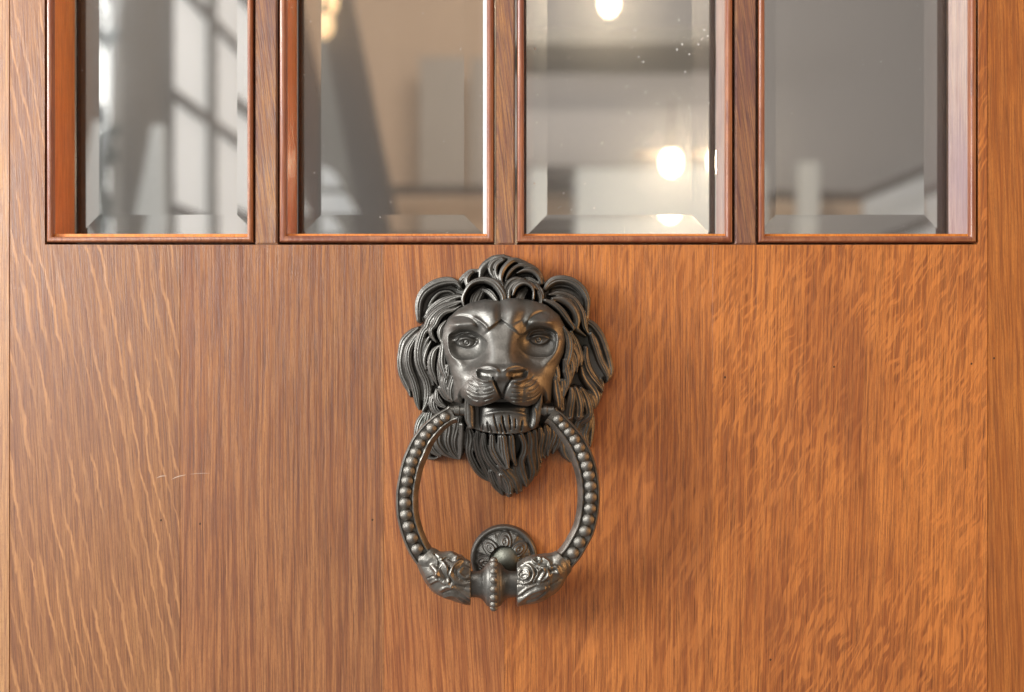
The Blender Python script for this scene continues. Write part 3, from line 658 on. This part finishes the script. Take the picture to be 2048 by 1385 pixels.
# hinge pins
for xa, xb, y in ((896, 936, 822), (1076, 1108, 822)):
    V = []; Q = []; m = 28; pts = [(0, 8.5), (.3, 8.5), (.34, 10.5), (.55, 10.5), (.6, 9), (1, 9)]
    for t, r in pts:
        for j in range(m):
            a = 2*pi*j/m; V.append((xa+(xb-xa)*t, y+r*math.cos(a), 104+r*math.sin(a)))
    for i in range(len(pts)-1):
        for j in range(m): Q.append((i*m+j, i*m+(j+1) % m, (i+1)*m+(j+1) % m, (i+1)*m+j))
    build('hinge_pin', V, Q, BR, kn, [tuple(range(m)), tuple(range((len(pts)-1)*m, len(pts)*m))], .6)

# acanthus sheaths that end the ring
def stroke_sum(px, py, strokes):
    out = np.zeros(len(px))
    for pts, wd, amp in strokes:
        P, _ = cr([p[:2] for p in pts], None)
        d2 = np.full(len(px), 1e9)
        for q in P: d2 = np.minimum(d2, (px-q[0])**2+(py-q[1])**2)
        out += amp*np.exp(-d2/wd**2)
    return out
def leaf(path, radii, strokes, name, cut):
    n = 110; m = 128
    P, _ = cr([(a[0], a[1], r) for a, r in zip(path, radii)], n)
    tg = np.gradient(P[:, :2], axis=0); tg /= np.linalg.norm(tg, axis=1)[:, None]
    # blend the tangent to horizontal at the cut
    V = []
    for i in range(n):
        t = tg[i]; wgt = sm(.6, 1.0, np.array(i/(n-1.)))
        t = t*(1-wgt)+np.array([cut, 0])*wgt; t /= np.linalg.norm(t); o = np.array([-t[1], t[0]])
        r = P[i, 2]; h0 = rz(P[i, 1])
        for j in range(m):
            a = 2*pi*j/m
            V.append((P[i, 0]+o[0]*r*math.cos(a), P[i, 1]+o[1]*r*math.cos(a), h0+.82*r*math.sin(a)))
    V = np.array(V); A = np.tile(np.arange(m)*2*pi/m, n)
    front = np.clip(np.sin(A), 0, 1)**.5
    dsp = 1.3*stroke_sum(V[:, 0], V[:, 1], strokes)
    I = np.repeat(np.arange(n)/(n-1.), m)
    back = 1.6*np.sin(A*9+I*8)*(1-front)
    hs = dsp*front+back+2.6*np.abs(np.sin(I*9+np.cos(A)*2.2+.6))*(1-.5*I)
    # displace along radial direction
    cen = np.repeat(P[:, :2], m, axis=0)
    rad = np.column_stack([V[:, 0]-cen[:, 0], V[:, 1]-cen[:, 1], V[:, 2]-np.array([rz(y) for y in cen[:, 1]])])
    rad /= np.linalg.norm(rad, axis=1)[:, None]+1e-9
    V = V+rad*hs[:, None]*np.clip(I*9, 0, 1)[:, None]
    Q = [(i*m+j, i*m+(j+1) % m, (i+1)*m+(j+1) % m, (i+1)*m+j) for i in range(n-1) for j in range(m)]
    # rounded end face
    base = (n-1)*m; ex = V[base:base+m].copy(); c = ex.mean(axis=0); k = len(V)
    in1 = c+(ex-c)*.9; in1[:, 0] += cut*1.5
    V = np.vstack([V, in1]); Q += [(base+j, base+(j+1) % m, k+(j+1) % m, k+j) for j in range(m)]
    return build(name, V, Q, BRB, kn, [tuple(range(k, k+m)), tuple(range(m))])
LS = [(T('8', (600, 600), (500, 560), (400, 620), (370, 720), (420, 800), (520, 830), (600, 820)), 2.6, 3.4), (T('8', (600, 660), (520, 640), (470, 700), (540, 760), (600, 750)), 2.0, 3.0), (T('8', (440, 690), (460, 740), (520, 790), (600, 790)), 1.2, -2.6),
      (T('8', (400, 640), (420, 720), (470, 770)), 1.1, -2.5), (T('8', (350, 640), (340, 720), (380, 800)), 1.5, -4), (T('8', (240, 540), (300, 620), (340, 720), (350, 800)), 3.2, 4), (T('8', (250, 640), (300, 740), (370, 830)), 1.5, -3.5),
      (T('8', (150, 620), (200, 680), (200, 740)), 4.0, 4.5), (T('8', (200, 700), (270, 780), (380, 860)), 2.6, 3), (T('8', (100, 760), (170, 740), (280, 790)), 1.3, -3.5), (T('8', (130, 820), (220, 780), (300, 830)), 2.4, 3),
      (T('8', (250, 900), (330, 860), (420, 880), (520, 930), (600, 980)), 2.6, 3.6), (T('8', (280, 940), (380, 910), (480, 950), (600, 1030)), 1.3, -3.4), (T('8', (300, 980), (400, 970), (500, 1030), (560, 1070)), 2.2, 2.8),
      (T('8', (430, 850), (500, 870), (600, 880)), 1.3, -3.0), (T('8', (440, 880), (520, 910), (600, 935)), 1.1, -2.6), (T('8', (310, 440), (380, 480), (430, 530)), 3.2, 4), (T('8', (260, 560), (330, 520), (400, 560)), 1.4, -3.5), (T('8', (420, 520), (500, 520), (580, 570)), 2.6, 3),
      (T('8', (180, 480), (230, 560), (220, 640)), 1.6, -4), (T('8', (470, 1000), (530, 1030), (590, 1060)), 1.2, -2.6)]
leaf([(848, 1112), (864, 1126), (881, 1139), (903, 1153), (940, 1166)], [23, 29, 41, 45, 43], LS, 'leaf_sheath', 1)
RS = [(T('8', (1180, 730), (1230, 670), (1300, 680), (1310, 740), (1250, 780), (1190, 760)), 2.2, 4.2), (T('8', (1220, 725), (1260, 705), (1290, 715)), 2.2, 3), (T('8', (1180, 660), (1260, 610), (1340, 640), (1370, 720), (1330, 800), (1240, 830), (1180, 820)), 2.2, 3.6),
      (T('8', (1200, 640), (1280, 640), (1335, 690), (1320, 770), (1250, 805)), 1.2, -3), (T('8', (1400, 640), (1420, 700), (1370, 800)), 2.0, 3.2), (T('8', (1440, 680), (1480, 650), (1500, 700), (1440, 790)), 2.2, 4), (T('8', (1390, 650), (1400, 720), (1350, 810)), 1.2, -3),
      (T('8', (1500, 640), (1545, 690), (1520, 760), (1430, 820)), 2.2, 3.5), (T('8', (1470, 660), (1500, 720), (1440, 800)), 1.1, -2.5), (T('8', (1180, 840), (1300, 845), (1420, 820), (1540, 800)), 1.6, -4), (T('8', (1360, 550), (1420, 520), (1470, 550), (1420, 590), (1370, 570)), 2.0, 3.6),
      (T('8', (1250, 590), (1330, 580), (1400, 620)), 1.3, -3), (T('8', (1500, 540), (1560, 580), (1570, 640)), 3, 4), (T('8', (1590, 640), (1640, 630), (1660, 670)), 4, 5), (T('8', (1440, 600), (1520, 620), (1580, 690)), 1.4, -3),
      (T('8', (1180, 1000), (1280, 930), (1400, 860)), 1.6, -4.5), (T('8', (1190, 960), (1300, 880), (1400, 850)), 2.0, 3.0), (T('8', (1190, 1040), (1300, 960), (1430, 900), (1500, 880)), 2.4, 4), (T('8', (1280, 1050), (1400, 1010), (1500, 930)), 1.5, -3.5),
      (T('8', (1560, 740), (1600, 700), (1680, 700)), 3, 3.5), (T('8', (1560, 860), (1640, 810), (1700, 760)), 1.4, -3)]
leaf([(1128, 1118), (1112, 1134), (1090, 1148), (1062, 1160), (1035, 1170)], [23, 31, 42, 46, 43], RS, 'leaf_sheath', -1)
# striking hub: lathe about the horizontal axis, with pearls round its rim
ax = [(936, 26), (944, 26.5), (952, 26.5), (958, 27.5), (963, 30), (968, 35), (972.5, 41), (975.5, 44), (978, 44.5), (979, 47), (982, 48.5), (987.5, 49.5), (993, 48.5), (996, 47), (997, 44.5), (999.5, 44), (1003, 41), (1007, 35), (1012, 30), (1018, 27), (1025, 26.5), (1038, 26)]
P, _ = cr(ax, 70); m = 72; V = []; Q = []
hy = 1169; hz = rz(1169)-2
for x, r in P:
    for j in range(m):
        a = 2*pi*j/m; V.append((x, hy+r*math.cos(a), hz+r*.86*math.sin(a)))
for i in range(len(P)-1):
    for j in range(m): Q.append((i*m+j, i*m+(j+1) % m, (i+1)*m+(j+1) % m, (i+1)*m+j))
hub = build('striking_hub', V, Q, BR, kn)
for j in range(16):
    a = 2*pi*(j+.5)/16
    bead(987.5, hy+47*math.cos(a), hz+47*.86*math.sin(a), 8.3, hub)

# ------------------------------------------------------------------ striker plate behind the ring
sp = thing('striker_plate', 'round bronze striker plate with petal ornament and domed button behind the ring', 'striker plate')
Sf = Field(936, 1080, 1046, 1190, .7, -3)
cx_, cy_ = 1008.0, 1118.0
R = np.hypot(Sf.X-cx_, Sf.Y-cy_); A = np.arctan2(-(Sf.Y-cy_), Sf.X-cx_)
H = np.where(R < 67.5, 9+3.5*np.exp(-((R-62)/4.5)**2)+15*sm(60, 26, R), -3)
H = np.where(R > 64.5, H-6*((R-64.5)/3)**2, H); H = np.where(R < 67.5, np.maximum(H, 0), -3)
H -= 3*np.exp(-((R-55.5)/1.6)**2)*(R < 60)
for k in range(7):
    a0 = pi/2-.06+k*2*pi/7; da = (A-a0+pi) % (2*pi)-pi
    px_ = da*R; py_ = R-37.0
    q = np.sqrt((px_/14.5)**2+((py_)/20)**2)
    pet = np.where(q < 1, 7*np.sqrt(np.clip(1-q*q, 0, 1))+1.5*np.cos(q*15), 0)
    H += np.where(q < 1, np.maximum(pet, -.5), 0)-1.8*np.exp(-((q-1.04)/.07)**2)
    da2 = (A-a0-pi/7+pi) % (2*pi)-pi; px_ = da2*R
    H += 3*np.exp(-(px_/3.2)**2-((R-50)/5)**2)
H = np.where(R < 28, np.maximum(H*.0+20, 0), H)
Sf.H = H
Sf.blur(.6)
Sf.mesh('rosette', .995, BR, sp)
bm = bmesh.new(); bmesh.ops.create_uvsphere(bm, u_segments=48, v_segments=32, radius=1.0)
me = bpy.data.meshes.new('button'); bm.to_mesh(me); bm.free(); smooth_mesh(me)
bt_ = link('button', me, bronze('green_tinged_bronze', (0.25, .235, .19), (.12, .14, .10), .36), sp); bt_.location = W(1012, 1121, 18); bt_.scale = (29*U, 19*U, 29*U)
# ------------------------------------------------------------------ the hall behind the glass
def at(px, py, L):              # point seen at (px,py) at distance L from the camera
    return Vector(((px-CX)*U*L/D, L-D, (CY-py)*U*L/D))
def slab(name, pts, th, mat, parent=None, label=None, cat=None):
    # quad of world points given thickness away from the camera
    bm = bmesh.new(); a = [bm.verts.new(p) for p in pts]; b = [bm.verts.new(p+Vector(th)) for p in pts]
    n = len(pts); bm.faces.new(a); bm.faces.new(b[::-1])
    for i in range(n): bm.faces.new((a[i], b[i], b[(i+1) % n], a[(i+1) % n]))
    bmesh.ops.recalc_face_normals(bm, faces=bm.faces); bmesh.ops.bevel(bm, geom=bm.edges[:], offset=.004, segments=1, affect='EDGES')
    me = bpy.data.meshes.new(name); bm.to_mesh(me); bm.free(); o = link(name, me, mat, parent)
    if label: o['label'] = label; o['category'] = cat
    return o
def boxw(name, x0, x1, y0, y1, z0, z1, mat, parent=None, label=None, cat=None):
    return slab(name, [Vector((x0, y0, z0)), Vector((x1, y0, z0)), Vector((x1, y0, z1)), Vector((x0, y0, z1))], (0, y1-y0, 0), mat, parent, label, cat)
tan_ = flat('tan_plaster', (.52, .37, .255), .85, var=.1, sc=1.2)
grey_ = flat('grey_plaster', (.36, .335, .32), .85, var=.12, sc=1.0)
dk = flat('dark_stained_wood', (.06, .045, .035), .5)
dkg = flat('dark_grey_paint', (.14, .13, .115), .6)
wh = flat('white_paint', (.75, .76, .76), .5, var=.06)
LB_ = 5.2; s = U*LB_/D; Yb = LB_-D
boxw('wall', (500-CX)*s, (1010-CX)*s, Yb, Yb+.15, -.6, 2.6, tan_, None, 'tan plastered wall behind the second glass light', 'wall')
boxw('wall', (1012-CX)*s, (2300-CX)*s, Yb+.05, Yb+.2, -.6, 2.6, grey_, None, 'grey plastered wall behind the right-hand glass lights', 'wall')
boxw('ceiling_beam', -.05, at(1490, 0, 3.7).x, 3.0, 3.4, at(0, 98, 3.7).z, at(0, 62, 3.7).z, dkg, None, 'dark grey beam crossing the upper part of the third glass light', 'beam')
boxw('bulkhead', .0, at(1490, 0, 4.6).x, 4.0, 4.4, at(0, 330, 4.6).z, at(0, 216, 4.6).z, grey_, None, 'grey bulkhead below the beam, seen through the third glass light', 'bulkhead')
# slanting stair stringer seen in the second light, with a pale riser patch left of it
slab('stair_stringer', [at(622, -60, 3.2), at(690, -60, 3.2), at(800, 478, 3.2), at(725, 478, 3.2)], (0, .10, 0), dk, None, 'dark slanting stair stringer seen through the second glass light', 'stair stringer')
slab('stair_soffit', [at(560, -70, 3.6), at(690, -70, 3.6), at(780, 500, 3.6), at(560, 500, 3.6)], (0, .06, 0), dkg, None, 'dark grey-green panel left of the slanting stringer', 'panel')
slab('stair_tread', [at(640, 330, 3.35), at(668, 345, 3.35), at(684, 374, 3.35), at(640, 374, 3.35)], (0, .05, 0), wh, None, 'upper small pale stair end left of the stringer', 'stair tread')
slab('stair_tread', [at(625, 386, 3.35), at(690, 388, 3.35), at(716, 430, 3.35), at(610, 430, 3.35)], (0, .05, 0), wh, None, 'lower larger pale stair end left of the stringer', 'stair tread')
boxw('column', (842-CX)*s*.97, (975-CX)*s*.97, Yb-.25, Yb-.1, -.6, at(0, 125, LB_*.97).z, flat('grey_brown_plaster', (.36, .31, .26), .85), None, 'blurred grey column at the right of the second glass light', 'column')
# handrail: level, then rising to the right
hr = thing('handrail', 'dark handrail running level then rising through the right-hand glass light', 'handrail')
Lh = 4.2
def rail(pts, r, parent, name, mat):
    for a, b in zip(pts, pts[1:]):
        slab(name, [a+Vector((0, 0, -r)), b+Vector((0, 0, -r)), b+Vector((0, 0, r)), a+Vector((0, 0, r))], (0, r*2, 0), mat, parent)
rail([at(780, 380, Lh), at(1130, 380, Lh), at(1725, 393, Lh), at(1860, 338, Lh), at(2100, 225, Lh)], .018, hr, 'rail', dk)
slab('rail_panel', [at(790, 386, Lh+.1), at(1725, 400, Lh+.1), at(1725, 520, Lh+.1), at(790, 520, Lh+.1)], (0, .03, 0), tan_, hr)
slab('rail_panel', [at(1728, 400, Lh+.1), at(2100, 240, Lh+.1), at(2100, 520, Lh+.1), at(1728, 520, Lh+.1)], (0, .03, 0), wh, hr)
slab('newel_post', [at(1598, 520, Lh-.1), at(1640, 520, Lh-.1), at(1640, 325, Lh-.1), at(1598, 325, Lh-.1)], (0, .06, 0), flat('off_white_paint', (.52, .52, .50), .6), None, 'white newel post standing against the handrail in the right-hand light', 'newel post')
slab('cabinet', [at(1152, 520, 3.9), at(1470, 520, 3.9), at(1470, 336, 3.9), at(1152, 336, 3.9)], (0, .2, 0), flat('pale_grey_paint', (.42, .44, .45), .5), None, 'low white cabinet seen at the bottom of the third glass light', 'cabinet')
# bulbs
bulbm = NT('lit_bulb').set(Base_Color=(1, .9, .75), Emission_Color=(1.0, .80, .55), Emission_Strength=150.0).m
warmm = NT('lit_warm_shade').set(Base_Color=(1, .8, .5), Emission_Color=(1.0, .62, .30), Emission_Strength=1.25).m
def lamp(px, py, L, r, mat, label, drop=.25):
    t = thing('pendant_lamp', label, 'lamp', 'lamps glowing in the hall')
    p = at(px, py, L); t.location = p
    bm = bmesh.new(); bmesh.ops.create_uvsphere(bm, u_segments=20, v_segments=14, radius=r, matrix=Matrix.Diagonal((1, 1, 1.35, 1)))
    me = bpy.data.meshes.new('bulb'); bm.to_mesh(me); bm.free(); smooth_mesh(me); link('bulb', me, mat, t)
    bm = bmesh.new(); bmesh.ops.create_cone(bm, segments=16, radius1=r*.6, radius2=r*.3, depth=r*1.2, matrix=Matrix.Translation((0, 0, r*1.7)))
    bmesh.ops.create_cone(bm, segments=8, radius1=.004, radius2=.004, depth=drop, matrix=Matrix.Translation((0, 0, r*2+drop/2)))
    me = bpy.data.meshes.new('lamp_holder'); bm.to_mesh(me); bm.free(); link('lamp_holder', me, dk, t)
lamp(1342, 325, 3.2, .028, bulbm, 'glowing bulb left of its twin at the lower right of the third glass light', .12)
lamp(1412, 325, 3.2, .024, bulbm, 'glowing bulb half hidden at the right edge of the third glass light', .12)
lamp(1218, 8, 3.0, .024, bulbm, 'glowing bulb at the top of the third glass light')
lamp(650, 2, 3.0, .036, warmm, 'upper warm glow at the top left of the second glass light')
lamp(648, 52, 2.9, .026, warmm, 'lower warm glow at the top left of the second glass light', .03)
slab('lamp_bracket', [at(1272, 316, 3.25), at(1325, 316, 3.25), at(1325, 302, 3.25), at(1272, 302, 3.25)], (0, .03, 0), dk, None, 'small dark lamp bracket left of the glowing bulb in the third light', 'bracket')
# side wall with a tall leaded window, running back from the door (first light)
XW = -1.25
def Lof(px): return XW*D/((px-CX)*U)
hw_ = thing('hall_window', 'tall pale window with dark glazing bars behind the left-hand glass light', 'window')
litw = NT('daylit_pane'); ln = litw.noise(litw.comb(litw.math('MULTIPLY', litw.sep(litw.tc)[1], 9.0), 0.0, 0.0), 1.0, 2)
litw.set(Base_Color=(.7, .7, .7), Roughness=.4, Emission_Color=litw.mix(litw.ramp(ln, .3, .7), (.50, .49, .47), (.85, .85, .83)), Emission_Strength=.72)
litw = litw.m
y0, y1 = Lof(330)-D, Lof(560)-D+.6
def side(name, ya, yb, za, zb, off, th, mat, parent, label=None, cat=None):
    return slab(name, [Vector((XW+off, ya, za)), Vector((XW+off, yb, za)), Vector((XW+off, yb, zb)), Vector((XW+off, ya, zb))], (-th, 0, 0), mat, parent, label, cat)
side('pane', y0, y1, -.6, 3.2, 0, .01, litw, hw_)
for px, wd in ((330, .02), (415, .045), (497, .035), (560, .04)):
    yy = Lof(px)-D; side('glazing_bar', yy-wd, yy+wd, -.6, 3.2, .03, .02, dkg, hw_)
for z in (.10, .50, .92, 1.345, 1.77, 2.2, 2.62):
    side('glazing_bar', y0, y1, z-.022, z+.022, .025, .02, dk, hw_)
side('wall', Lof(232)-D, y0-.021, -.6, 3.2, .02, .1, flat('taupe_plaster', (.17, .15, .13), .8), None, 'taupe wall strip between the foliage and the barred window in the left-hand light', 'wall')
# nearer bright garden window with foliage
brw = NT('bright_garden_pane').set(Base_Color=(.8, .8, .8), Emission_Color=(.92, .93, .90), Emission_Strength=1.1).m
side('garden_window', Lof(60)-D, Lof(234)-D, -.6, 3.2, -.02, .02, brw, None, 'bright garden window at the far left edge of the left-hand light', 'window')
bm = bmesh.new()
for i in range(110):
    px = random.uniform(120, 226); py = random.uniform(-40, 470); L_ = Lof(px)-.12
    p = at(px, py, L_); r = random.uniform(.012, .045)
    if 90 < py < 190 and px > 185: continue
    bmesh.ops.create_icosphere(bm, subdivisions=1, radius=r, matrix=Matrix.Translation(p) @ Matrix.Rotation(random.uniform(0, 3), 4, 'X') @ Matrix.Diagonal((.5, .5, 1.7, 1)))
me = bpy.data.meshes.new('plant'); bm.to_mesh(me); bm.free()
o = link('potted_plant', me, flat('grey_leaf', (.05, .055, .045), .7), None); o['label'] = 'blurred grey foliage in front of the bright garden window'; o['category'] = 'plant'
cl = flat('white_drape', (.8, .8, .78), .7, emit=(.85, .85, .83), es=.0)
slab('curtain', [at(304, 250, 3.3), at(326, 250, 3.3), at(330, 500, 3.3), at(256, 500, 3.3)], (0, .04, 0), flat('linen', (.50, .50, .48), .8), None, 'white drape widening downwards in the left-hand light', 'curtain')
area('hall_window_light', (-.9, 2.2, .9), (-.9, 3.4, .8), .5, .8, 2.2, (1, 1, 1))
